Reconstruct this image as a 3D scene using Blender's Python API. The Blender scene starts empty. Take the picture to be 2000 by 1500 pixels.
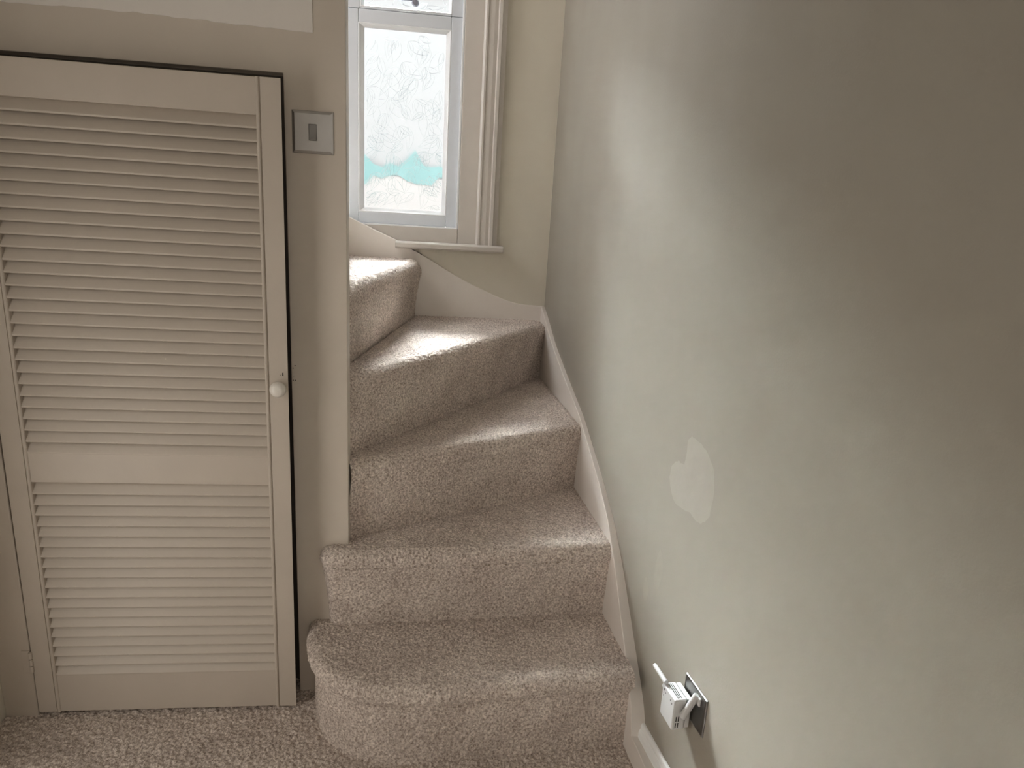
import bpy, bmesh, math, random
import numpy as np
from mathutils import Vector, Matrix

sc = bpy.context.scene
COL = sc.collection
R_ = math.radians

# ------------------------------------------------------------------ camera
F_PX, YAW, PITCH, ROLL = 1297.54, 0.1232, -0.2542, -0.0586
CAM = Vector((-0.4123, -2.5293, 1.2513))
fwd = Vector((math.sin(YAW) * math.cos(PITCH), math.cos(YAW) * math.cos(PITCH), math.sin(PITCH)))
right = Vector((math.cos(YAW), -math.sin(YAW), 0))
down = fwd.cross(right)
r2 = math.cos(ROLL) * right + math.sin(ROLL) * down
d2 = -math.sin(ROLL) * right + math.cos(ROLL) * down
cam_data = bpy.data.cameras.new('camera')
cam_data.sensor_width = 36.0
cam_data.lens = F_PX / 2000 * 36.0
cam_data.clip_start = 0.02
cam = bpy.data.objects.new('camera', cam_data)
COL.objects.link(cam)
m = Matrix((r2, -d2, -fwd)).transposed().to_4x4()
m.translation = CAM
cam.matrix_world = m
sc.camera = cam

# ------------------------------------------------------------------ world, lights, exposure
world = bpy.data.worlds.new('overcast_sky')
sc.world = world
world.use_nodes = True
wn = world.node_tree
wn.nodes['Background'].inputs[0].default_value = (0.90, 0.97, 1.0, 1)
wn.nodes['Background'].inputs[1].default_value = 3.8

def area_light(name, loc, rot, sx, sy, energy, col, portal=False):
    l = bpy.data.lights.new(name, 'AREA')
    l.shape = 'RECTANGLE'; l.size = sx; l.size_y = sy
    l.energy = energy; l.color = col
    l.cycles.is_portal = portal
    o = bpy.data.objects.new(name, l); COL.objects.link(o)
    o.location = loc; o.rotation_euler = rot
    return o

area_light('window_portal', (-0.68, 0.30, 1.72), (R_(-90), 0, 0), 1.0, 1.4, 1, (1, 1, 1), True)
area_light('hall_daylight', (-0.25, -4.5, 1.5), (R_(90), 0, 0), 1.2, 1.7, 7.0, (1.0, 0.93, 0.85))
area_light('side_fill', (-1.45, -1.78, 0.75), (0, R_(-90), 0), 1.4, 0.5, 5.4, (1.0, 0.94, 0.87))  # low fill lamp added on the left; the side room is invented
area_light('upper_fill', (-1.75, -0.48, 2.45), (0, R_(-55), 0), 0.9, 0.8, 13.0, (0.98, 0.98, 1.0))  # unseen fill lamp added high on the left to lift treads and corner
# wide sun lamp added to strengthen the overcast daylight through the stair window
sun = bpy.data.lights.new('window_boost_sun', 'SUN')
sun.energy = 106.0; sun.angle = R_(37); sun.color = (0.95, 0.98, 1.0)
so_ = bpy.data.objects.new('window_boost_sun', sun); COL.objects.link(so_)
so_.rotation_euler = Vector((0.275, -0.645, -0.713)).to_track_quat('-Z', 'Y').to_euler()

sc.cycles.sample_clamp_indirect = 100.0
vs = sc.view_settings
vs.view_transform = 'Standard'; vs.look = 'None'
vs.exposure = 0.12; vs.gamma = 1.0
vs.use_curve_mapping = False

# ------------------------------------------------------------------ materials
def new_mat(name):
    mt = bpy.data.materials.new(name); mt.use_nodes = True
    nt = mt.node_tree
    return mt, nt, nt.nodes['Principled BSDF']

def paint(name, col, rough=0.5, var=0.04, bump=0.15, scale=18.0, bump_scale=220.0, metallic=0.0):
    mt, nt, b = new_mat(name)
    tc = nt.nodes.new('ShaderNodeTexCoord')
    n1 = nt.nodes.new('ShaderNodeTexNoise'); n1.inputs['Scale'].default_value = scale
    n1.inputs['Detail'].default_value = 4
    mix = nt.nodes.new('ShaderNodeMix'); mix.data_type = 'RGBA'
    mix.inputs['A'].default_value = tuple(c * (1 - var) for c in col) + (1,)
    mix.inputs['B'].default_value = tuple(min(1, c * (1 + var)) for c in col) + (1,)
    n2 = nt.nodes.new('ShaderNodeTexNoise'); n2.inputs['Scale'].default_value = bump_scale
    n2.inputs['Detail'].default_value = 3
    bp = nt.nodes.new('ShaderNodeBump'); bp.inputs['Strength'].default_value = bump
    bp.inputs['Distance'].default_value = 0.002
    L = nt.links.new
    L(tc.outputs['Object'], n1.inputs['Vector']); L(tc.outputs['Object'], n2.inputs['Vector'])
    L(n1.outputs['Fac'], mix.inputs['Factor']); L(mix.outputs['Result'], b.inputs['Base Color'])
    L(n2.outputs['Fac'], bp.inputs['Height']); L(bp.outputs['Normal'], b.inputs['Normal'])
    b.inputs['Roughness'].default_value = rough
    b.inputs['Metallic'].default_value = metallic
    return mt

def wall_paint(name, col, rough=0.6):
    """emulsion with roller stipple, low wide waviness and faint scuffs"""
    mt, nt, b = new_mat(name)
    L = nt.links.new
    tc = nt.nodes.new('ShaderNodeTexCoord')
    n1 = nt.nodes.new('ShaderNodeTexNoise'); n1.inputs['Scale'].default_value = 2.2; n1.inputs['Detail'].default_value = 6
    n3 = nt.nodes.new('ShaderNodeTexNoise'); n3.inputs['Scale'].default_value = 7; n3.inputs['Detail'].default_value = 5
    mp = nt.nodes.new('ShaderNodeMapping'); mp.inputs['Scale'].default_value = (1, 1, 0.45)
    mix = nt.nodes.new('ShaderNodeMix'); mix.data_type = 'RGBA'
    mix.inputs['A'].default_value = tuple(c * 0.955 for c in col) + (1,)
    mix.inputs['B'].default_value = tuple(c * 1.03 for c in col) + (1,)
    rr = nt.nodes.new('ShaderNodeMapRange'); rr.inputs['From Min'].default_value = 0.35; rr.inputs['From Max'].default_value = 0.7
    rr.inputs['To Min'].default_value = rough; rr.inputs['To Max'].default_value = rough + 0.12
    n2 = nt.nodes.new('ShaderNodeTexNoise'); n2.inputs['Scale'].default_value = 260; n2.inputs['Detail'].default_value = 3
    b1 = nt.nodes.new('ShaderNodeBump'); b1.inputs['Strength'].default_value = 0.13; b1.inputs['Distance'].default_value = 0.002
    b2 = nt.nodes.new('ShaderNodeBump'); b2.inputs['Strength'].default_value = 0.10; b2.inputs['Distance'].default_value = 0.012
    L(tc.outputs['Object'], mp.inputs['Vector'])
    L(mp.outputs['Vector'], n1.inputs['Vector']); L(mp.outputs['Vector'], n3.inputs['Vector'])
    L(tc.outputs['Object'], n2.inputs['Vector'])
    L(n1.outputs['Fac'], mix.inputs['Factor']); L(mix.outputs['Result'], b.inputs['Base Color'])
    L(n3.outputs['Fac'], rr.inputs['Value']); L(rr.outputs['Result'], b.inputs['Roughness'])
    L(n1.outputs['Fac'], b2.inputs['Height']); L(b2.outputs['Normal'], b1.inputs['Normal'])
    L(n2.outputs['Fac'], b1.inputs['Height']); L(b1.outputs['Normal'], b.inputs['Normal'])
    return mt

def carpet_mat():
    mt, nt, b = new_mat('taupe_carpet')
    L = nt.links.new
    tc = nt.nodes.new('ShaderNodeTexCoord')
    v = nt.nodes.new('ShaderNodeTexNoise'); v.inputs['Scale'].default_value = 190; v.inputs['Detail'].default_value = 3
    v.inputs['Roughness'].default_value = 0.7
    w = nt.nodes.new('ShaderNodeTexNoise'); w.inputs['Scale'].default_value = 9; w.inputs['Detail'].default_value = 4
    ramp = nt.nodes.new('ShaderNodeValToRGB')
    ramp.color_ramp.elements[0].position = 0.34; ramp.color_ramp.elements[0].color = (0.355, 0.28, 0.235, 1)
    ramp.color_ramp.elements[1].position = 0.66; ramp.color_ramp.elements[1].color = (0.98, 0.885, 0.805, 1)
    mix = nt.nodes.new('ShaderNodeMix'); mix.data_type = 'RGBA'; mix.blend_type = 'MULTIPLY'
    r2_ = nt.nodes.new('ShaderNodeValToRGB')
    r2_.color_ramp.elements[0].position = 0.3; r2_.color_ramp.elements[0].color = (0.86, 0.84, 0.83, 1)
    r2_.color_ramp.elements[1].position = 0.7; r2_.color_ramp.elements[1].color = (1.08, 1.08, 1.08, 1)
    mix.inputs['Factor'].default_value = 1.0
    bp = nt.nodes.new('ShaderNodeBump'); bp.inputs['Strength'].default_value = 0.9; bp.inputs['Distance'].default_value = 0.004
    L(tc.outputs['Object'], v.inputs['Vector']); L(tc.outputs['Object'], w.inputs['Vector'])
    L(v.outputs['Fac'], ramp.inputs['Fac']); L(w.outputs['Fac'], r2_.inputs['Fac'])
    L(ramp.outputs['Color'], mix.inputs['A']); L(r2_.outputs['Color'], mix.inputs['B'])
    L(mix.outputs['Result'], b.inputs['Base Color'])
    L(v.outputs['Fac'], bp.inputs['Height']); L(bp.outputs['Normal'], b.inputs['Normal'])
    b.inputs['Roughness'].default_value = 1.0
    b.inputs['Specular IOR Level'].default_value = 0.1
    b.inputs['Sheen Weight'].default_value = 0.15
    return mt

def glass_mat():
    """obscured (leaf pattern) window glass"""
    mt = bpy.data.materials.new('obscured_glass'); mt.use_nodes = True
    nt = mt.node_tree; nt.nodes.clear(); L = nt.links.new
    out = nt.nodes.new('ShaderNodeOutputMaterial')
    tr = nt.nodes.new('ShaderNodeBsdfTransparent'); tr.inputs['Color'].default_value = (0.97, 0.99, 0.99, 1)
    rf = nt.nodes.new('ShaderNodeBsdfRefraction'); rf.inputs['IOR'].default_value = 1.05; rf.inputs['Roughness'].default_value = 0.08
    rf.inputs['Color'].default_value = (0.97, 0.99, 0.99, 1)
    gl = nt.nodes.new('ShaderNodeBsdfGlossy'); gl.inputs['Roughness'].default_value = 0.15
    m1 = nt.nodes.new('ShaderNodeMixShader'); m1.inputs['Fac'].default_value = 0.35
    m2 = nt.nodes.new('ShaderNodeMixShader')
    fr = nt.nodes.new('ShaderNodeFresnel'); fr.inputs['IOR'].default_value = 1.35
    tc = nt.nodes.new('ShaderNodeTexCoord')
    v = nt.nodes.new('ShaderNodeTexNoise'); v.inputs['Scale'].default_value = 45; v.inputs['Detail'].default_value = 4
    v.inputs['Distortion'].default_value = 1.2
    bp = nt.nodes.new('ShaderNodeBump'); bp.inputs['Strength'].default_value = 0.10; bp.inputs['Distance'].default_value = 0.01
    L(tc.outputs['Object'], v.inputs['Vector']); L(v.outputs['Fac'], bp.inputs['Height'])
    L(bp.outputs['Normal'], rf.inputs['Normal']); L(bp.outputs['Normal'], gl.inputs['Normal'])
    L(tr.outputs[0], m1.inputs[1]); L(rf.outputs[0], m1.inputs[2])
    L(fr.outputs[0], m2.inputs['Fac']); L(m1.outputs[0], m2.inputs[1]); L(gl.outputs[0], m2.inputs[2])
    L(m2.outputs[0], out.inputs['Surface'])
    return mt

def relief_mat():
    mt = bpy.data.materials.new('glass_relief'); mt.use_nodes = True
    nt = mt.node_tree; nt.nodes.clear(); L = nt.links.new
    out = nt.nodes.new('ShaderNodeOutputMaterial')
    tr = nt.nodes.new('ShaderNodeBsdfTransparent'); tr.inputs['Color'].default_value = (0.86, 0.875, 0.875, 1)
    rf = nt.nodes.new('ShaderNodeBsdfRefraction'); rf.inputs['IOR'].default_value = 1.06; rf.inputs['Roughness'].default_value = 0.02
    rf.inputs['Color'].default_value = (0.95, 0.96, 0.96, 1)
    m1 = nt.nodes.new('ShaderNodeMixShader'); m1.inputs['Fac'].default_value = 0.6
    L(tr.outputs[0], m1.inputs[1]); L(rf.outputs[0], m1.inputs[2]); L(m1.outputs[0], out.inputs['Surface'])
    return mt

M = dict(
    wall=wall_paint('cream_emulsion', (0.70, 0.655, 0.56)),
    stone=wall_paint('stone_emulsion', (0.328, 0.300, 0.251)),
    skim=wall_paint('grey_cream_skim', (0.84, 0.80, 0.75), 0.6),
    ceil=wall_paint('white_ceiling', (0.80, 0.78, 0.74), 0.8),
    filler=paint('pale_filler', (0.382, 0.350, 0.300), 0.75, 0.05, 0.3, 30, 90),
    string=paint('offwhite_string', (0.83, 0.775, 0.72), 0.4, 0.02, 0.08, 9, 60),
    smear=paint('thin_filler', (0.353, 0.323, 0.272), 0.7, 0.05, 0.2, 30, 90),
    gloss=paint('cream_woodwork', (0.665, 0.60, 0.52), 0.38, 0.03, 0.08, 9, 60),
    louvre=paint('cream_louvre_paint', (0.57, 0.507, 0.435), 0.42, 0.035, 0.10, 12, 70),
    white=paint('white_window_paint', (0.66, 0.70, 0.75), 0.35, 0.02, 0.05),
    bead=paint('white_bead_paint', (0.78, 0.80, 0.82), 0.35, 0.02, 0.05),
    trim=paint('offwhite_architrave', (0.58, 0.54, 0.495), 0.4, 0.03, 0.06),
    skirt=paint('white_skirting', (0.92, 0.93, 0.92), 0.35, 0.02, 0.05),
    steel=paint('brushed_steel', (0.52, 0.51, 0.50), 0.33, 0.05, 0.03, 40, 400, 0.95),
    dsteel=paint('dark_steel', (0.17, 0.165, 0.155), 0.36, 0.06, 0.03, 40, 400, 0.9),
    chrome=paint('chrome', (0.36, 0.36, 0.37), 0.25, 0.02, 0.0, 40, 400, 1.0),
    plastic=paint('white_plastic', (0.62, 0.62, 0.61), 0.4, 0.02, 0.02),
    slot=paint('dark_slot', (0.03, 0.028, 0.025), 0.7, 0.1, 0.0),
    dark=paint('gap_shade', (0.10, 0.085, 0.07), 0.9, 0.1, 0.0),
    knob=paint('knob_ceramic', (0.82, 0.78, 0.72), 0.18, 0.02, 0.0),
    grey=paint('grey_plastic', (0.22, 0.22, 0.27), 0.4, 0.03, 0.0),
    carpet=carpet_mat(), glass=glass_mat(), relief=relief_mat(),
    absorber=paint('dark_absorber', (0.075, 0.05, 0.04), 0.95, 0.2, 0.4, 30, 90),
    timber=paint('bare_timber', (0.35, 0.24, 0.15), 0.8),
    render=paint('grey_render', (0.43, 0.455, 0.47), 0.9, 0.05, 0.3, 6, 60),
    plinth=paint('white_render', (0.50, 0.51, 0.51), 0.9, 0.05, 0.3, 6, 60),
    teal=paint('turquoise_paint', (0.22, 0.41, 0.42), 0.6, 0.12, 0.1, 5),
    paving=paint('tarmac_paving', (0.035, 0.035, 0.035), 0.9, 0.1, 0.2, 4, 40),
)

# ------------------------------------------------------------------ mesh helpers
class MB:
    def __init__(s): s.v = []; s.f = []
    def add(s, vs, fs):
        n = len(s.v); s.v += [tuple(p) for p in vs]; s.f += [tuple(i + n for i in f) for f in fs]; return s
    def box(s, x0, x1, y0, y1, z0, z1):
        vs = [(x, y, z) for z in (z0, z1) for y in (y0, y1) for x in (x0, x1)]
        return s.add(vs, [(0, 2, 3, 1), (4, 5, 7, 6), (0, 1, 5, 4), (2, 6, 7, 3), (0, 4, 6, 2), (1, 3, 7, 5)])
    def prism(s, poly, fn, a, b):
        """extrude a closed 2-D polygon: fn(p, t) -> 3-D point for t = a, b"""
        n = len(poly)
        vs = [fn(p, a) for p in poly] + [fn(p, b) for p in poly]
        fs = [tuple(range(n)), tuple(range(2 * n - 1, n - 1, -1))]
        fs += [(i, i + n, (i + 1) % n + n, (i + 1) % n) for i in range(n)]
        return s.add(vs, fs)
    def tube(s, p0, p1, r0, r1=None, n=16, cap=True):
        r1 = r0 if r1 is None else r1
        p0, p1 = Vector(p0), Vector(p1)
        d = (p1 - p0).normalized(); a = d.orthogonal().normalized(); b = d.cross(a)
        vs = []
        for p, r in ((p0, r0), (p1, r1)):
            vs += [p + r * (math.cos(2 * math.pi * i / n) * a + math.sin(2 * math.pi * i / n) * b) for i in range(n)]
        fs = [(i, (i + 1) % n, (i + 1) % n + n, i + n) for i in range(n)]
        if cap: fs += [tuple(range(n - 1, -1, -1)), tuple(range(n, 2 * n))]
        return s.add(vs, fs)
    def lathe(s, prof, o, d, n=32):
        o, d = Vector(o), Vector(d).normalized(); a = d.orthogonal().normalized(); b = d.cross(a)
        vs = []
        for (r, h) in prof:
            vs += [o + d * h + max(r, 1e-5) * (math.cos(2 * math.pi * i / n) * a + math.sin(2 * math.pi * i / n) * b) for i in range(n)]
        fs = [(k * n + i, k * n + (i + 1) % n, (k + 1) * n + (i + 1) % n, (k + 1) * n + i) for k in range(len(prof) - 1) for i in range(n)]
        return s.add(vs, fs)
    def build(s, name, mat, parent=None, bevel=0.0, seg=2, smooth=False, fixn=True):
        me = bpy.data.meshes.new(name); me.from_pydata(s.v, [], s.f); me.update()
        if fixn:
            bm = bmesh.new(); bm.from_mesh(me); bmesh.ops.recalc_face_normals(bm, faces=bm.faces); bm.to_mesh(me); bm.free()
        o = bpy.data.objects.new(name, me); COL.objects.link(o)
        me.materials.append(mat)
        if parent: o.parent = parent
        if bevel > 0:
            md = o.modifiers.new('bevel', 'BEVEL'); md.width = bevel; md.segments = seg; md.limit_method = 'ANGLE'
            md.angle_limit = R_(40)
            md.harden_normals = True
        if smooth or bevel > 0:
            for p in me.polygons: p.use_smooth = True
            if smooth and bevel == 0:
                try: me.set_sharp_from_angle(angle=R_(40))
                except Exception: pass
        return o

def np_mesh(name, V, F, mat, parent=None):
    me = bpy.data.meshes.new(name)
    me.vertices.add(len(V)); me.vertices.foreach_set('co', V.astype(np.float32).ravel())
    me.loops.add(F.size); me.loops.foreach_set('vertex_index', F.astype(np.int32).ravel())
    me.polygons.add(len(F))
    me.polygons.foreach_set('loop_start', np.arange(0, F.size, 4, dtype=np.int32))
    me.polygons.foreach_set('use_smooth', np.ones(len(F), dtype=bool))
    me.update(calc_edges=True); me.validate()
    me.materials.append(mat)
    o = bpy.data.objects.new(name, me); COL.objects.link(o)
    if parent: o.parent = parent
    return o

def grid_faces(n, m_, off=0):
    i, j = np.meshgrid(np.arange(n - 1), np.arange(m_ - 1), indexing='ij')
    a = (i * m_ + j).ravel() + off
    return np.stack([a, a + m_, a + m_ + 1, a + 1], 1)

def empty(name, loc):
    o = bpy.data.objects.new(name, None); COL.objects.link(o); o.location = loc
    o.empty_display_size = 0.1
    return o
def adopt(o, parent):
    """parent an object built in world coordinates under an Empty placed elsewhere"""
    o.parent = parent; o.matrix_parent_inverse = Matrix.Translation(-parent.location)
    return o
def tag(o, label, cat, group=None):
    o['label'] = label; o['category'] = cat
    if group: o['group'] = group
    return o
def struct(o):
    o['kind'] = 'structure'; return o

# ------------------------------------------------------------------ carpet pile relief
def _hash(ix, iy, iz, k):
    h = (ix * 374761393 + iy * 668265263 + iz * 2147483647 % 1000003 * 1442695041 + k * 1274126177) & 0xFFFFFFFF
    h = ((h ^ (h >> 13)) * 1274126177) & 0xFFFFFFFF
    h = (h ^ (h >> 16)) & 0xFFFFFFFF
    return h.astype(np.float64) / 4294967295.0
def tufts(P, cell):
    """rounded tuft heights (0..1) from 3-D cellular noise"""
    Q = P / cell; I = np.floor(Q).astype(np.int64)
    best = np.full(len(P), 9.0); hh = np.zeros(len(P))
    for dx in (-1, 0, 1):
        for dy in (-1, 0, 1):
            for dz in (-1, 0, 1):
                J = I + np.array([dx, dy, dz])
                c = np.stack([J[:, k] + _hash(J[:, 0], J[:, 1], J[:, 2], k) for k in range(3)], 1)
                d = ((c - Q) ** 2).sum(1)
                mk = d < best
                best = np.where(mk, d, best)
                hh = np.where(mk, _hash(J[:, 0], J[:, 1], J[:, 2], 7), hh)
    return np.clip(1.0 - best * 1.1, 0, 1) * (0.55 + 0.45 * hh)
def vnoise(P, cell, k=3):
    Q = P / cell; I = np.floor(Q).astype(np.int64); f = Q - I; f = f * f * (3 - 2 * f)
    out = 0
    for dx in (0, 1):
        for dy in (0, 1):
            for dz in (0, 1):
                w = (f[:, 0] if dx else 1 - f[:, 0]) * (f[:, 1] if dy else 1 - f[:, 1]) * (f[:, 2] if dz else 1 - f[:, 2])
                out = out + w * _hash(I[:, 0] + dx, I[:, 1] + dy, I[:, 2] + dz, k)
    return out
def pile(G, amp=0.0032, cell=0.0062, sign=1.0):
    """displace a (n, m, 3) grid along its normals like cut pile carpet"""
    du = np.gradient(G, axis=0); dv = np.gradient(G, axis=1)
    N = np.cross(du, dv); N /= (np.linalg.norm(N, axis=2, keepdims=True) + 1e-12)
    P = G.reshape(-1, 3)
    h = (tufts(P, cell) - 0.6) * amp + (vnoise(P, 0.0035) - 0.5) * amp * 0.35 + (vnoise(P, 0.05) - 0.5) * 0.0012
    return P + sign * N.reshape(-1, 3) * h[:, None]

# ------------------------------------------------------------------ key dimensions (metres)
RISE = 0.2118
YF = -0.994            # front face of the partition / newel board
XN = -0.609            # right edge of the partition
TA, TB = 0.067, 0.12   # slants of the two stretches of the right wall
def xs(y): return -0.004 - TA * y                       # face of the right hand stringer
YB = -0.905                                             # bend in the right wall
def xw(y): return 0.012 - TA * y if y > YB else 0.0726 + TB * (YB - y)

# ------------------------------------------------------------------ floor
CELL = 0.0024
gx = np.arange(-1.46, 0.135, CELL); gy = np.arange(-1.62, -0.93, CELL)
X, Y = np.meshgrid(gx, gy, indexing='ij')
G = np.stack([X, Y, np.zeros_like(X)], 2)
V = pile(G, 0.0078, 0.0090)
F = grid_faces(len(gx), len(gy))
def flat_quad(V, F, x0, x1, y0, y1, z):
    n = len(V)
    V = np.vstack([V, [[x0, y0, z], [x1, y0, z], [x1, y1, z], [x0, y1, z]]])
    return V, np.vstack([F, [[n, n + 1, n + 2, n + 3]]])
V, F = flat_quad(V, F, -2.3, 0.62, -4.75, -1.62, -0.001)
V, F = flat_quad(V, F, -2.3, 0.40, -1.62, 0.0, -0.006)
struct(np_mesh('floor', V, F, M['carpet']))

# ------------------------------------------------------------------ walls and ceiling
w = MB()
WX0, WX1, WZ0, WZ1 = -1.09, -0.262, 1.10, 2.30          # structural opening of the window
w.box(-2.3, WX0, 0.012, 0.22, -0.02, 3.2); w.box(WX1, 0.2, 0.012, 0.22, -0.02, 3.2)
w.box(WX0, WX1, 0.012, 0.22, -0.02, WZ0); w.box(WX0, WX1, 0.012, 0.22, WZ1, 3.2)
wall_back = struct(w.build('wall_back', M['wall']))
w = MB()                                                # unseen dark skin added to cut sun bounce onto the neighbouring wall
w.box(-5.0, WX0, 0.2205, 0.25, -0.4, 5.0); w.box(WX1, 4.0, 0.2205, 0.25, -0.4, 5.0)
w.box(WX0, WX1, 0.2205, 0.25, -0.4, WZ0); w.box(WX0, WX1, 0.2205, 0.25, WZ1, 5.0)
struct(w.build('dark_outer_skin', M['absorber']))

ys = [0.012] + list(np.linspace(-0.05, YB + 0.06, 8)) + list(np.linspace(YB + 0.05, YB - 0.05, 9)) + list(np.linspace(YB - 0.06, -4.7, 12))
def xw_soft(y):
    if y > YB + 0.06 or y < YB - 0.06: return xw(y)
    t = (YB + 0.06 - y) / 0.12                           # softened bend
    a = xw(YB + 0.06); b = xw(YB - 0.06); c = 0.0726
    return (1 - t) ** 2 * a + 2 * t * (1 - t) * c + t * t * b
poly = [(xw_soft(y), y) for y in ys]
poly = poly + [(poly[-1][0] + 0.12, -4.7), (0.19, 0.012)]
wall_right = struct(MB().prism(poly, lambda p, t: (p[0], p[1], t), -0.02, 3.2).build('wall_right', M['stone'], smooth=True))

# partition with the cupboard opening (right edge is the slim newel board)
OX0, OX1, OZ = -1.345, -0.7365, 1.5005
YK = YF + 0.045
w = MB().prism([(-2.3, -0.02), (OX0, -0.02), (OX0, OZ), (OX1, OZ), (OX1, -0.004), (XN, -0.004), (XN, 3.2), (-2.3, 3.2)], lambda p, t: (p[0], t, p[1]), YF, YK)
wall_front = struct(w.build('wall_front', M['gloss'], bevel=0.002))
# raised skim coat of plaster above the door, with its wavering lower edge
rnd = random.Random(4)
pts = []
for i in range(40):
    x = -1.42 + (0.745) * i / 39
    z = 1.583 + 0.006 * math.sin((x + 1.42) * 5.0) + rnd.uniform(-0.0012, 0.0012) + (0.002 if i % 7 == 0 else 0)
    pts.append((x, z))
for z in (1.60, 1.64, 1.70, 1.9, 2.3): pts.append((-0.675 + rnd.uniform(-0.002, 0.002), z))
pts.append((-1.42, 2.3))
MB().prism(pts, lambda p, t: (p[0], t, p[1]), YF - 0.0022, YF + 0.001).build('plaster_skim', M['skim'], wall_front)

w = MB().box(-1.60, -1.415, -1.46, YF, -0.02, 3.2).box(-1.60, -1.415, -4.7, -2.10, -0.02, 3.2).box(-1.60, -1.415, -2.10, -1.46, 2.0, 3.2).box(-1.75, -1.60, -2.75, -1.15, -0.02, 2.6)   # invented opening for the left fill lamp, walled off behind
struct(w.build('wall_left', M['wall'], bevel=0.008))
w = MB().box(-2.42, -2.3, -1.0, 0.22, -0.02, 3.2)
struct(w.build('wall_end', M['wall']))
w = MB()                                                # wall behind the camera
w.box(-1.6, 0.64, -4.7, -4.6, -0.02, 2.5)
struct(w.build('wall_rear', M['wall']))
w = MB().box(-1.6, 0.64, -4.7, YF, 2.42, 2.5).box(-2.42, 0.3, YF, 0.22, 3.1, 3.2).box(XN, 0.3, YF, YK, 2.42, 3.2)
struct(w.build('ceiling', M['ceil']))

struct(MB().box(-1.36, -0.715, YK + 0.001, YK + 0.016, -0.004, 1.56).build('gap_blackout', M['dark']))  # dark sheet added behind the door so its gaps look shaded
# door jamb left of the cupboard door, proud of the partition
w = MB().box(-1.416, -1.3405, -1.058, YF + 0.02, -0.004, 1.52)
struct(w.build('trim_1', M['louvre'], bevel=0.003))

# filler patch and smears on the right wall
def onwall(u, z, off=0.0):
    y0 = YB; s = 1 / math.hypot(1, TB)
    return Vector((0.0726 + TB * s * u - s * off, y0 - s * u - TB * s * off, z))
def blob(name, outline, mat, thick):
    c = (sum(p[0] for p in outline) / len(outline), sum(p[1] for p in outline) / len(outline))
    pts = []
    n = len(outline)
    for i in range(n):                                  # Catmull-Rom through the outline, edge kept ragged
        p0, p1, p2, p3 = (outline[(i + k - 1) % n] for k in range(4))
        for k in range(6):
            t = k / 6
            q = [0.5 * (2 * p1[a] + (p2[a] - p0[a]) * t + (2 * p0[a] - 5 * p1[a] + 4 * p2[a] - p3[a]) * t * t + (3 * p1[a] - p0[a] - 3 * p2[a] + p3[a]) * t ** 3) for a in (0, 1)]
            pts.append((q[0] + rnd.uniform(-.0015, .0015), q[1] + rnd.uniform(-.0015, .0015)))
    vs = [onwall(c[0], c[1], thick)]
    N = len(pts)
    for s, o in ((0.8, thick), (1.0, 0.0002)):
        vs += [onwall(c[0] + (p[0] - c[0]) * s, c[1] + (p[1] - c[1]) * s, o) for p in pts]
    fs = [(0, 1 + i, 1 + (i + 1) % N) for i in range(N)] + [(1 + i, 1 + N + i, 1 + N + (i + 1) % N, 1 + (i + 1) % N) for i in range(N)]
    return MB().add(vs, fs).build(name, mat, wall_right, smooth=True)
blob('filler_patch', [(0.3755, 0.8136), (0.40, 0.826), (0.4569, 0.8137), (0.490, 0.7731), (0.4911, 0.70), (0.46, 0.668), (0.4155, 0.6695), (0.3542, 0.6638), (0.320, 0.6941), (0.3181, 0.7324), (0.345, 0.755), (0.3732, 0.7618)], M['filler'], 0.0007)

blob('filler_smear', [(0.315, 0.53), (0.335, 0.50), (0.333, 0.455), (0.318, 0.43), (0.304, 0.452), (0.303, 0.50)], M['smear'], 0.0003)
blob('filler_smear', [(0.262, 0.43), (0.278, 0.415), (0.280, 0.385), (0.268, 0.37), (0.256, 0.39)], M['smear'], 0.0003)

# ------------------------------------------------------------------ window
win = struct(empty('window_1', (-0.68, 0.06, 1.1)))
def wpart(mb, name, mat, bevel=0.003, parent=None):
    o = mb.build(name, mat, None, bevel=bevel)
    p = parent or win
    if parent: o.parent = parent
    else: adopt(o, win)
    return o
JX0, JX1 = -1.09, -0.334                                 # inner faces of the side linings
# outer lining / fixed frame
w = MB()
w.box(JX1, -0.258, 0.028, 0.16, 1.12, 2.30); w.box(-1.095, -1.056, 0.028, 0.16, 1.12, 2.30)
w.box(-1.056, JX1, 0.028, 0.16, 1.12, 1.1765); w.box(-1.056, JX1, 0.028, 0.16, 2.24, 2.30)
wpart(w, 'lining', M['trim'], 0.004)
def ring(mb, x0, x1, z0, z1, t, y0, y1, tb=None, tt=None):
    tb = tb or t; tt = tt or t
    mb.box(x0, x0 + t, y0, y1, z0, z1); mb.box(x1 - t, x1, y0, y1, z0, z1)
    mb.box(x0 + t, x1 - t, y0, y1, z0, z0 + tb); mb.box(x0 + t, x1 - t, y0, y1, z1 - tt, z1)
    return mb
def pane_mesh(x0, x1, z0, z1, y, parent):
    g = MB().box(x0, x1, y, y + 0.004, z0, z1).build('pane', M['glass'])
    g.parent = parent
    return g
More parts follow.
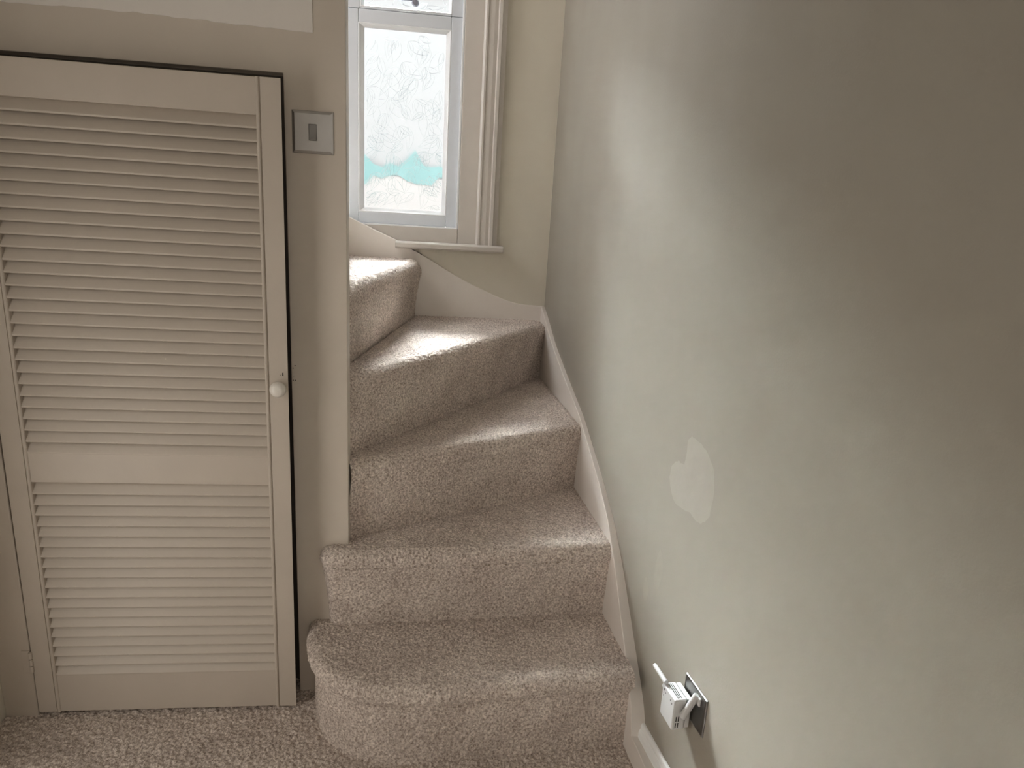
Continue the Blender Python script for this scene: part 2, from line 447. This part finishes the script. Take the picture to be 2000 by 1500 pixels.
def leaf_relief(x0, x1, z0, z1, y, parent, seed, n):
    """raised ribs of the pressed leaf pattern on the room side of the glass"""
    rn = random.Random(seed); mb = MB()
    def rib(pts, r):
        k = len(pts)
        for i in range(k - 1):
            a, b = pts[i], pts[i + 1]
            for q in (a, b):
                if not (x0 + .003 < q[0] < x1 - .003 and z0 + .003 < q[1] < z1 - .003): break
            else:
                ra = r * (0.35 + 0.65 * math.sin(math.pi * (i + .001) / (k - 1))); rb = r * (0.35 + 0.65 * math.sin(math.pi * (i + 1) / (k - 1)))
                mb.tube((a[0], y - 0.0002, a[1]), (b[0], y - 0.0002, b[1]), max(ra, .0003), max(rb, .0003), 5, False)
    for k in range(n):
        cx = x0 + (x1 - x0) * ((k * 0.7548777 + rn.uniform(-.04, .04) + seed * .13) % 1); cz = z0 + (z1 - z0) * ((k * 0.5698403 + rn.uniform(-.04, .04)) % 1)
        base = rn.uniform(-2.6, -0.5)
        for j in range(rn.randint(2, 4)):                # a spray of leaves from one point
            a = base + (j - 1) * rn.uniform(0.35, 0.6)
            Ln = rn.uniform(0.045, 0.085); wd = Ln * rn.uniform(0.16, 0.26); curl = rn.uniform(-0.5, 0.5)
            for s in (-1, 1):
                pts = []
                for i in range(11):
                    t = i / 10; aa = a + curl * t
                    l = Ln * t; o_ = s * wd * math.sin(math.pi * t ** 0.8)
                    pts.append((cx + math.cos(aa) * l - math.sin(aa) * o_, cz + math.sin(aa) * l + math.cos(aa) * o_))
                rib(pts, rn.uniform(0.0006, 0.0011))
            if rn.random() < 0.5:
                pts = [(cx + math.cos(a + curl * t) * Ln * t, cz + math.sin(a + curl * t) * Ln * t) for t in [i / 6 for i in range(7)]]
                rib(pts, 0.0007)
    o = mb.build('leaf_relief', M['relief'], parent, smooth=True)
    o['kind'] = 'stuff'
    return o
wpart(MB().box(-0.3415, -0.3335, 0.0285, 0.0435, 1.1725, 2.24).box(-0.7345, -0.3335, 0.0285, 0.0435, 1.1725, 1.1790), 'lit_edge_strip', M['bead'], 0.002)  # lit inner edge of the lining, put in as a white painted strip
def light_(ox, oz, bx, bz, gx_, gz_, seed, n):
    """one light: sash outline, outer edge of the glazing bead, sight size of the glass"""
    f = MB()
    f.box(ox[0], bx[0] + .001, 0.043, 0.10, oz[0], oz[1]) if bx[0] - ox[0] > .002 else None
    f.box(bx[1] - .001, ox[1], 0.043, 0.10, oz[0], oz[1]) if ox[1] - bx[1] > .002 else None
    f.box(bx[0] + .001, bx[1] - .001, 0.043, 0.10, oz[0], bz[0] + .001)
    f.box(bx[0] + .001, bx[1] - .001, 0.043, 0.10, bz[1] - .001, oz[1])
    fo = wpart(f, 'sash', M['white'], 0.003)
    b = MB()
    def bead(d, w_, a, b_, fn):
        prof = [(0, 0.0435), (0.003, 0.0425), (w_ * 0.35, 0.0455), (w_ * 0.45, 0.0475), (w_, 0.055), (w_, 0.060), (0, 0.060)]
        b.prism(prof, fn, a, b_)
    if gx_[0] - bx[0] > .002: bead(0, gx_[0] - bx[0], bz[0], bz[1], lambda p_, t: (bx[0] + p_[0], p_[1], t))
    if bx[1] - gx_[1] > .002: bead(0, bx[1] - gx_[1], bz[0], bz[1], lambda p_, t: (bx[1] - p_[0], p_[1], t))
    bead(0, gz_[0] - bz[0], bx[0], bx[1], lambda p_, t: (t, p_[1], bz[0] + p_[0]))
    bead(0, bz[1] - gz_[1], bx[0], bx[1], lambda p_, t: (t, p_[1], bz[1] - p_[0]))
    b.build('glazing_bead', M['bead'], fo)
    pane_mesh(gx_[0] - .003, gx_[1] + (.003 if bx[1] - gx_[1] > .002 else 0), gz_[0] - .003, gz_[1] + .003, 0.0585, fo)
    leaf_relief(gx_[0], gx_[1], gz_[0], gz_[1], 0.0585, fo, seed, n)
    return fo
light_((-0.7345, JX1 - 0.0005), (1.1785, 1.8935), (-0.700, -0.379), (1.2185, 1.8517), (-0.680, -0.397), (1.2345, 1.8378), 3, 64)
light_((-1.0555, -0.7350), (1.1785, 1.8935), (-1.030, -0.7350), (1.2185, 1.8517), (-1.012, -0.7350), (1.2345, 1.8378), 8, 40)
light_((-0.7345, JX1 - 0.0005), (1.8940, 2.2395), (-0.694, -0.3785), (1.9000, 2.2100), (-0.681, -0.391), (1.9080, 2.1960), 5, 26)
light_((-1.0555, -0.7350), (1.8940, 2.2395), (-1.030, -0.7350), (1.9000, 2.2100), (-1.012, -0.7350), (1.9080, 2.1960), 6, 14)
# casement stay knob peeping into the top of the picture
kn = MB().lathe([(0, 0.030), (0.009, 0.029), (0.013, 0.022), (0.012, 0.012), (0.006, 0.008), (0.006, 0.0)], (-0.506, 0.058, 1.925), (0, -1, 0), 20)
kn.box(-0.56, -0.50, 0.040, 0.047, 1.930, 1.942)
adopt(kn.build('window_stay', M['grey'], smooth=True), win)
# moulded architrave (right and left) and head, with the sill it stands on
def arch_prof():
    return [(0.0, 0.013), (0.0, -0.012), (0.006, -0.020), (0.012, -0.020), (0.015, -0.015), (0.024, -0.017), (0.034, -0.018),
            (0.046, -0.016), (0.050, -0.021), (0.060, -0.022), (0.064, -0.016), (0.072, -0.012), (0.078, -0.010), (0.078, 0.013)]
w = MB().prism(arch_prof(), lambda p, t: (-0.2675 + p[0], p[1], t), 1.122, 2.37)
wpart(w, 'architrave', M['trim'], 0.0)
w = MB().prism(arch_prof(), lambda p, t: (-1.0855 - p[0], p[1], t), 1.40, 2.37)
wpart(w, 'architrave', M['trim'], 0.0)
w = MB().prism(arch_prof(), lambda p, t: (t, p[1], 2.292 + p[0]), -1.1635, -0.1895)
wpart(w, 'architrave', M['trim'], 0.0)
w = MB().prism([(0.16, 1.098), (-0.036, 1.0975), (-0.042, 1.103), (-0.042, 1.117), (-0.036, 1.1225), (0.16, 1.1225)], lambda p, t: (t, p[0], p[1]), -0.56, -0.165)
wpart(w, 'sill', M['trim'], 0.002)

# ------------------------------------------------------------------ staircase
stairs = tag(empty('staircase', (-0.3, -1.2, 0.0)), 'taupe carpeted winder staircase turning beneath the window, with offwhite side strings', 'staircase')

def resample(pts, ds):
    P = np.array(pts, float); d = np.r_[0, np.cumsum(np.linalg.norm(np.diff(P, axis=0), axis=1))]
    n = max(2, int(round(d[-1] / ds)) + 1)
    t = np.linspace(0, d[-1], n)
    return np.stack([np.interp(t, d, P[:, k]) for k in range(P.shape[1])], 1)
def smooth_pts(P, it):
    for _ in range(it):
        Q = P.copy(); Q[1:-1] = 0.25 * P[:-2] + 0.5 * P[1:-1] + 0.25 * P[2:]; P = Q
    return P
def make_step(k, front, back, noff, rad, smooth_it=0, coarse=None, undercut=-30, corner_l=0.0, corner_r=0.0, lip=None):
    """front: riser base line (right to left), back: rear edge of the tread (right to left)"""
    cs = coarse or 0.0025
    z0, z1 = (k - 1) * RISE, k * RISE
    Fp = resample(front, cs)
    if smooth_it: Fp = resample(smooth_pts(Fp, smooth_it), cs)
    n = len(Fp)
    B = resample(back, cs); s = np.linspace(0, len(B) - 1, n)
    B = np.stack([np.interp(s, np.arange(len(B)), B[:, a]) for a in (0, 1)], 1)
    T = np.gradient(Fp, axis=0); T /= np.linalg.norm(T, axis=1, keepdims=True)
    O = np.stack([-T[:, 1], T[:, 0]], 1)                # outwards (towards the foot of the stair)
    if smooth_it:
        O = smooth_pts(O, smooth_it); O /= np.linalg.norm(O, axis=1, keepdims=True)
    def row(off, z): return np.concatenate([Fp + O * off, np.full((n, 1), z)], 1)
    a0 = R_(undercut)
    arc = [(noff - rad + rad * math.cos(a), z1 - rad + rad * math.sin(a)) for a in np.linspace(a0, R_(90), max(4, int(rad * (R_(90) - a0) / cs)))]
    # riser carpet
    oT, zT = arc[0]
    nr = max(3, int((zT - z0) / cs))
    rows = []
    for i in range(nr + 1):
        t = i / nr
        if undercut <= -80: o_ = 0.0 + oT * max(0, (t - 0.97) / 0.03)
        else: o_ = oT * t ** 1.6
        rows.append(row(o_, z0 - 0.004 + (zT - z0 + 0.004) * t))
    Gr = np.stack(rows, 0)
    # tread carpet with its nosing
    rows = [row(o_, z_) for o_, z_ in arc]
    P0 = rows[-1][:, :2]
    nd = max(3, int(np.linalg.norm(B - P0, axis=1).max() / cs))
    for i in range(1, nd + 1):
        t = i / nd
        rows.append(np.concatenate([P0 * (1 - t) + B * t, np.full((n, 1), z1)], 1))
    Gt = np.stack(rows, 0)
    for c_, idx in ((corner_r, 0), (corner_l, -1)):      # carpet tucked down and rounded where it meets a side
        if c_:
            for G_ in (Gr, Gt):
                dist = np.linalg.norm(G_ - G_[:, idx:idx + 1 if idx == 0 else None, :], axis=2)
                q = np.clip(1 - dist / c_, 0, 1) ** 2
                G_[:, :, 2] -= q * c_ * 0.35 * (G_[:, :, 2] - z0 > 0.1)
    core = MB()
    outline = [tuple(p) for p in resample(np.vstack([Fp - O * 0.012, B[::-1]]), 0.04)]
    core.prism(outline, lambda p, t: (p[0], p[1], t), z0 + 0.002, z1 - 0.012)
    so = core.build('step', M['timber'], fixn=True)
    adopt(so, stairs)
    if coarse:
        Vr, Vt = Gr.reshape(-1, 3), Gt.reshape(-1, 3)
    else:
        Vr = pile(Gr, 0.0038, 0.0054, -1.0); Vt = pile(Gt, 0.0054, 0.0062, -1.0)
    np_mesh('riser_carpet', Vr, grid_faces(*Gr.shape[:2])[:, ::-1], M['carpet'], so)
    np_mesh('tread_carpet', Vt, grid_faces(*Gt.shape[:2])[:, ::-1], M['carpet'], so)
    return so

E_ = 0.004    # carpets run a little into the strings
r2l, r2r = (-0.658, -1.022), (xs(-0.983) + E_, -0.983)
r3l, r3r = (-0.613, -0.962), (xs(-0.625) + E_, -0.625)
r4l, r4r = (-0.632, -0.949), (xs(-0.047) + E_, -0.047)
r5l, r5r = (-0.650, -0.947), (-0.486, 0.004)
nw = YF + 0.003
# 1: bullnose step with a projecting nosing
make_step(1, [(xs(-1.215) + E_, -1.215), (-0.2, -1.235), (-0.39, -1.250), (-0.47, -1.250), (-0.545, -1.238), (-0.61, -1.205), (-0.656, -1.150), (-0.683, -1.075), (-0.690, -1.02), (-0.690, nw)],
          [(xs(-0.97) + E_, -0.965), (-0.64, -1.005), (-0.65, nw)], 0.019, 0.026, 240, undercut=-90)
# 2: its left end returns against the newel board
make_step(2, [r2r, (-0.60, -1.019), (-0.642, -1.018), (-0.656, -1.008), (-0.658, nw)],
          [(r3r[0], r3r[1] + 0.012), (-0.60, -0.945), (-0.607, -0.965), (-0.62, nw)], 0.021, 0.030, 60)
make_step(3, [r3r, r3l], [(r4r[0], -0.03), (-0.628, -0.940)], 0.022, 0.032, corner_r=0.02)
make_step(4, [r4r, r4l], [(0.004, 0.004), (-0.480, 0.004), (-0.642, -0.93)], 0.022, 0.032, corner_r=0.03)
make_step(5, [r5r, r5l], [(-0.49, 0.004), (-0.80, 0.004), (-0.72, -0.93)], 0.022, 0.032, corner_r=0.05)
make_step(6, [(-0.795, 0.004), (-0.71, -0.946)], [(-1.05, 0.004), (-1.05, -0.945)], 0.022, 0.03, coarse=0.012)
make_step(7, [(-1.05, 0.004), (-1.05, -0.945)], [(-1.30, 0.004), (-1.30, -0.945)], 0.022, 0.03, coarse=0.02)

struct(MB().box(-2.3, -1.292, YK, 0.012, 1.36, 7 * RISE).build('landing_light_block', M['carpet']))  # unseen slab added to keep lamp light out of the cupboard
# right hand string
fc = [(0.0, 0.906), (-0.05, 0.880), (-0.2, 0.802), (-0.375, 0.737), (-0.62, 0.655), (-0.735, 0.598), (-0.864, 0.532), (-0.954, 0.472), (-1.03, 0.392), (-1.075, 0.335), (-1.14, 0.250), (-1.2, 0.175), (-1.238, 0.12), (-1.256, 0.06)]
wl = [(y + (0.01 if i == 0 else 0), z - 0.006) for i, (y, z) in enumerate(fc)]
fc = smooth_pts(resample([a + b for a, b in zip(fc, wl)], 0.012), 8)
rows = [((y, z), (y2, z2)) for y, z, y2, z2 in fc] + [((-1.9, 0.05), (-1.9, 0.05)), ((-1.9, -0.003), (-1.9, -0.003)), ((0.0, -0.003), (0.01, -0.003))]
n = len(rows)
vs = [(xs(a[0]), a[0], a[1]) for a, b in rows] + [((xw(b[0]) + 0.003) if b[0] > -1.5 else xs(b[0]) + 0.03, b[0], b[1]) for a, b in rows]
fs = [tuple(range(n)), tuple(range(2 * n - 1, n - 1, -1))] + [(i, i + n, (i + 1) % n + n, (i + 1) % n) for i in range(n)]
so = MB().add(vs, fs).build('side_string', M['string'], bevel=0.002); adopt(so, stairs)
# back string rising to the left below the window
top = [(0.0, 0.903), (-0.057, 0.9027), (-0.1, 0.908), (-0.138, 0.917), (-0.198, 0.940), (-0.25, 0.963), (-0.317, 0.993), (-0.414, 1.048), (-0.481, 1.085), (-0.547, 1.119), (-0.64, 1.158), (-0.713, 1.1906), (-1.32, 1.47)]
top = [tuple(p) for p in smooth_pts(resample(top, 0.012), 4)]
pl = top + [(-1.32, 0.30), (0.0, 0.30)]
so = MB().prism(pl, lambda p, t: (p[0], t, p[1]), 0.0, 0.0265).build('side_string', M['string'], bevel=0.0025); adopt(so, stairs)

# perished caulk between the back string and the sill
cp = [(-0.552 + 0.011 * k, 1.1195 - 0.0053 * k + 0.0012 * math.sin(k * 2.1)) for k in range(9)]
so = MB().prism([(x, z + 0.0009) for x, z in cp] + [(x, z - 0.0009 - 0.0006 * (k % 2)) for k, (x, z) in list(enumerate(cp))[::-1]], lambda p, t: (p[0], t, p[1]), -0.0006, 0.001).build('caulk_gap', M['slot']); adopt(so, stairs)

# ------------------------------------------------------------------ skirting along the lower right wall
prof = [(0.0, -0.004), (0.018, -0.004), (0.018, 0.058), (0.0165, 0.0605), (0.0165, 0.066), (0.014, 0.072), (0.010, 0.076), (0.0095, 0.083), (0.006, 0.087), (0.0, 0.088)]
u0, u1 = 0.338, 3.72
w = MB().prism(prof, lambda p, t: tuple(onwall(t, p[1], p[0])), u0, u1)
struct(w.build('baseboard_right', M['skirt'], bevel=0.0008))
w = MB().box(-1.415, -1.400, -4.6, -2.12, -0.004, 0.10)
struct(w.build('baseboard_left', M['trim'], bevel=0.003))

# ------------------------------------------------------------------ louvred cupboard door
YD = -1.060; TD = 0.028
DX0, DX1, DZ0, DZ1 = -1.338, -0.7325, 0.010, 1.482
door = tag(empty('louvred_cupboard', (DX0, YD + TD / 2, DZ0)), 'cream painted louvred cupboard door beside the stairs with a round white knob', 'cupboard')
door.rotation_euler = (0, R_(0.2), 0)
def dpart(mb, name, mat=None, bevel=0.0015, parent=None, smooth=False):
    o = mb.build(name, mat or M['louvre'], None, bevel=bevel, smooth=smooth)
    o.parent = door; o.matrix_parent_inverse = Matrix.Translation(-door.location)
    return o
SW = 0.042; BD = 0.0075
for x0, x1, s in ((DX0, DX0 + SW, 1), (DX1 - SW, DX1, -1)):
    prof = [(0, 0), (SW - 0.0016, 0), (SW - 0.0016, 0.002), (SW, 0.002), (SW, -0.0005), (SW + 0.002, -0.0022), (SW + BD - 0.002, -0.0022), (SW + BD, 0.000), (SW + BD, TD), (0.0075 if s == -1 else 0, TD)]
    ox = DX0 if s == 1 else DX1
    dpart(MB().prism(prof, lambda p, t: (ox + s * p[0], YD + p[1], t), DZ0, DZ1), 'stile', bevel=0.0012)
IX0, IX1 = DX0 + SW + BD - 0.001, DX1 - SW - BD + 0.001
def rail(z0, z1):
    dpart(MB().box(IX0, IX1, YD + 0.0008, YD + TD, z0, z1), 'rail', bevel=0.0015)
Z_TOP, Z_M1, Z_M0, Z_B = 1.4105, 0.6815, 0.6115, 0.1145
rail(DZ0 + 0.0005, Z_B); rail(Z_M0, Z_M1); rail(Z_TOP, DZ1 - 0.0005)
# one slat mesh, copied: the front edge hangs low, the back edge sits high
pitch = (Z_M0 - Z_B) / 19.0
hs = 0.0031
ca, sa = math.cos(R_(56)), math.sin(R_(56))
L2 = 0.0185
sec = []
for (c, a0, a1) in (((-L2), 90, 270), ((L2), -90, 90)):
    for k in range(7):
        a = R_(a0 + (a1 - a0) * k / 6)
        sec.append((c + hs * math.cos(a), hs * math.sin(a)))
sec = [(p[0] * ca - p[1] * sa, p[0] * sa + p[1] * ca) for p in sec]      # (depth, height): back edge up
slat_mb = MB().prism(sec, lambda p, t: (t, p[0], p[1]), -(IX1 - IX0) / 2 - 0.002, (IX1 - IX0) / 2 + 0.002)
slat = slat_mb.build('slat', M['louvre'], smooth=True)
slat.parent = door
first = True
def place_slat(z, ry):
    global first
    o = slat if first else slat.copy()
    if not first: COL.objects.link(o)
    first = False
    o.location = Vector(((IX0 + IX1) / 2, YD + 0.0135, z)) - door.location
    o.rotation_euler = (R_(rnd.uniform(-1.2, 1.2)), R_(ry), 0)
lift = L2 * sa + 0.0005
for k in range(19): place_slat(Z_B + lift + k * pitch, rnd.uniform(-0.08, 0.08))
pu = (Z_TOP - Z_M1) / 27.9
for k in range(28): place_slat(Z_M1 + lift + k * pu, rnd.uniform(-0.08, 0.08))
kb = MB().lathe([(0.0, 0.030), (0.008, 0.0293), (0.0135, 0.0265), (0.0172, 0.021), (0.0178, 0.0165), (0.016, 0.0115), (0.0105, 0.007), (0.0085, 0.004), (0.0115, 0.0)], (-0.7515, YD, 0.846), (0, -1, 0), 40)
dpart(kb, 'knob', M['knob'], 0, smooth=True)
# butt hinge on the lower left
hg = MB()
for i in range(3): hg.tube((DX0 - 0.0015, YD - 0.0015, 0.125 + i * 0.0185), (DX0 - 0.0015, YD - 0.0015, 0.125 + i * 0.0185 + 0.017), 0.0042, n=14)
hg.box(DX0 - 0.022, DX0 - 0.003, YD - 0.0005, YD + 0.003, 0.123, 0.182)
dpart(hg, 'hinge', None, 0.0008)
for (x, z) in ((-0.7438, 0.874),):
    dpart(MB().tube((x, YD - 0.0004, z), (x, YD + 0.003, z), 0.0013, n=10).tube((x - 0.0055, YD - 0.0004, z + 0.0005), (x - 0.0055, YD + 0.003, z + 0.0005), 0.0008, n=10).box(x - 0.001, x + 0.001, YD - 0.0004, YD + 0.003, z, z + 0.006), 'screw_hole', M['slot'], 0)
# old catch screw holes in the newel board
hl = MB()
for (x, z) in ((-0.7275, 0.879), (-0.732, 0.873), (-0.7325, 0.844), (-0.7275, 0.844), (-0.731, 0.852)):
    hl.tube((x, YF - 0.0004, z), (x, YF + 0.002, z), 0.0013 if z != 0.852 else 0.0007, n=10)
hl.build('screw_hole', M['slot'], wall_front)

# ------------------------------------------------------------------ light switch
sw = tag(empty('light_switch', (-0.678, YF, 1.388)), 'square brushed steel light switch plate with one rocker on the newel board', 'light switch')
pm = MB()
h = 0.043
for_prof = [(h, 0.0), (h, -0.0012), (h - 0.0012, -0.0030), (h - 0.006, -0.0042), (0.0125, -0.0044)]
vs = []; fs = []
for (q, y) in for_prof:
    if q == 0.0125: vs += [(-0.0085, y, -0.0165), (0.0085, y, -0.0165), (0.0085, y, 0.0165), (-0.0085, y, 0.0165)]
    else: vs += [(-q, y, -q), (q, y, -q), (q, y, q), (-q, y, q)]
vs += [(-0.0085, 0.0, -0.0165), (0.0085, 0.0, -0.0165), (0.0085, 0.0, 0.0165), (-0.0085, 0.0, 0.0165)]
for k in range(5): fs += [(4 * k + i, 4 * k + (i + 1) % 4, 4 * k + 4 + (i + 1) % 4, 4 * k + 4 + i) for i in range(4)]
pm.add(vs, fs).build('plate', M['steel'], sw)
rk = MB().prism([(0.0, -0.0160), (-0.0085, -0.0160), (-0.0078, -0.0115), (-0.0050, 0.0), (-0.0038, 0.0160), (0.0, 0.0160)], lambda p, t: (t, p[0], p[1]), -0.0080, 0.0080)
rk.build('rocker', M['chrome'], sw, bevel=0.0007)

# ------------------------------------------------------------------ socket and plug-in extender on the right wall
def wall_frame(u, z):
    s = 1 / math.hypot(1, TB)
    un = Vector((TB * s, -s, 0)); nn = Vector((-s, -TB * s, 0))
    mm = Matrix((un, nn, Vector((0, 0, 1)))).transposed().to_4x4()   # local x along the wall, y out of it, z up
    mm.translation = onwall(u, z)
    return mm
sk = tag(empty('power_socket', (0, 0, 0)), 'square dark steel wall socket plate behind the white plug-in extender', 'wall socket')
sk.matrix_world = wall_frame(0.5365, 0.302)
h = 0.0430
pm = MB()
vs = []; fs = []
prof = [(h, 0.0), (h, 0.0015), (h - 0.001, 0.0034), (h - 0.005, 0.0045), (0.002, 0.0045)]
for q, y in prof: vs += [(-q, y, -q), (q, y, -q), (q, y, q), (-q, y, q)]
for k in range(4): fs += [(4 * k + i, 4 * k + (i + 1) % 4, 4 * k + 4 + (i + 1) % 4, 4 * k + 4 + i) for i in range(4)]
fs.append((16, 17, 18, 19))
pm.add(vs, fs).build('plate', M['dsteel'], sk)
MB().box(0.012, 0.026, 0.0045, 0.0085, 0.016, 0.034).build('rocker', M['plastic'], sk, bevel=0.001)

ex = tag(empty('plug_in_extender', (0, 0, 0)), 'white plug-in signal extender with two hinged antennas on the steel wall socket', 'extender')
ex.matrix_world = wall_frame(0.510, 0.281)
bw, bh = 0.0275, 0.036
MB().box(-bw, bw, 0.019, 0.047, -bh, bh).build('body', M['plastic'], ex, bevel=0.0035, seg=3)
MB().box(-bw + 0.0015, bw - 0.0015, 0.0075, 0.0182, -bh + 0.0015, bh - 0.0015).build('back_shell', M['plastic'], ex, bevel=0.002, seg=3)
MB().box(-bw + 0.003, bw - 0.003, 0.0178, 0.0194, -bh + 0.003, bh - 0.003).build('seam', M['slot'], ex)
MB().box(-0.010, 0.020, 0.0046, 0.0078, -0.012, 0.024).build('plug', M['plastic'], ex, bevel=0.001)
def vent(*b): MB().box(*b).build('vent', M['slot'], ex)
for i in range(3): vent(-bw + 0.006, bw - 0.006, 0.0285 + i * 0.0038, 0.0300 + i * 0.0038, bh - 0.0012, bh + 0.0003)
for i in range(2):
    for z0, z1 in ((-0.030, -0.018), (-0.015, -0.003)):
        vent(bw - 0.0012, bw + 0.0003, 0.033 + i * 0.005, 0.0352 + i * 0.005, z0, z1)
ld = MB()
for (x, z, a, b) in ((-0.019, 0.027, 0.0012, 0.003), (-0.013, 0.0235, 0.003, 0.0007), (-0.0195, 0.018, 0.0008, 0.0012), (-0.0195, 0.0125, 0.0008, 0.0012), (0.010, 0.024, 0.0011, 0.0011), (0.0165, 0.0205, 0.0012, 0.002)):
    ld.box(x - a, x + a, 0.0462, 0.0473, z - b, z + b)
ld.build('indicator', M['slot'], ex)
an = MB().lathe([(0.0045, 0), (0.0055, 0.002), (0.0055, 0.006)], (bw - 0.001, 0.030, 0.0045), (1, 0, 0), 20)
an.tube((bw + 0.0075, 0.0305, 0.001), (bw + 0.0125, 0.008, 0.056), 0.0074, 0.0066, 20)
an.build('antenna', M['plastic'], ex, bevel=0.0015)
an = MB().lathe([(0.0045, 0), (0.0055, 0.002), (0.0055, 0.005)], (-bw + 0.001, 0.041, 0.026), (-1, 0, 0), 20)
an.tube((-bw + 0.006, 0.0435, bh + 0.0045), (-bw - 0.046, 0.046, bh + 0.0085), 0.0052, 0.0048, 16)
an.tube((-bw - 0.002, 0.0415, 0.028), (-bw + 0.004, 0.0435, bh + 0.005), 0.0040, 0.0040, 14)
an.build('antenna', M['plastic'], ex, bevel=0.001)

# ------------------------------------------------------------------ outside the window: neighbouring wall in the daylight
nb = tag(empty('neighbouring_building', (-1.0, 4.0, 0.0)), 'pale rendered building with a turquoise band, blurred behind the patterned window glass', 'building')
def outpart(mb, name, mat, bevel=0.0):
    return adopt(mb.build(name, mat, None, bevel=bevel), nb)
outpart(MB().box(-7.0, 5.0, 4.0, 4.3, -0.4, 3.1), 'wall', M['render'])
rb = random.Random(12)
def wavy(z, a):
    ph = rb.uniform(0, 6)
    return [(-7 + 12 * i / 160, z + a * (math.sin(i * 0.9 + ph) + 0.8 * math.sin(i * 2.3 + ph * 2)) + rb.uniform(-a, a) * 0.6) for i in range(161)]
outpart(MB().prism(wavy(1.47, 0.035) + wavy(1.63, 0.05)[::-1], lambda p, t: (p[0], t, p[1]), 3.944, 3.951), 'band', M['teal'])
outpart(MB().box(-7.0, 5.0, 3.95, 4.0, -0.4, 1.50), 'plinth', M['plinth'])
outpart(MB().box(-7.0, 5.0, 3.92, 4.36, 3.1, 3.18), 'coping', M['paving'], 0.01)
struct(MB().box(-8, 7, 0.22, 9.0, -0.45, -0.4).build('ground', M['paving']))
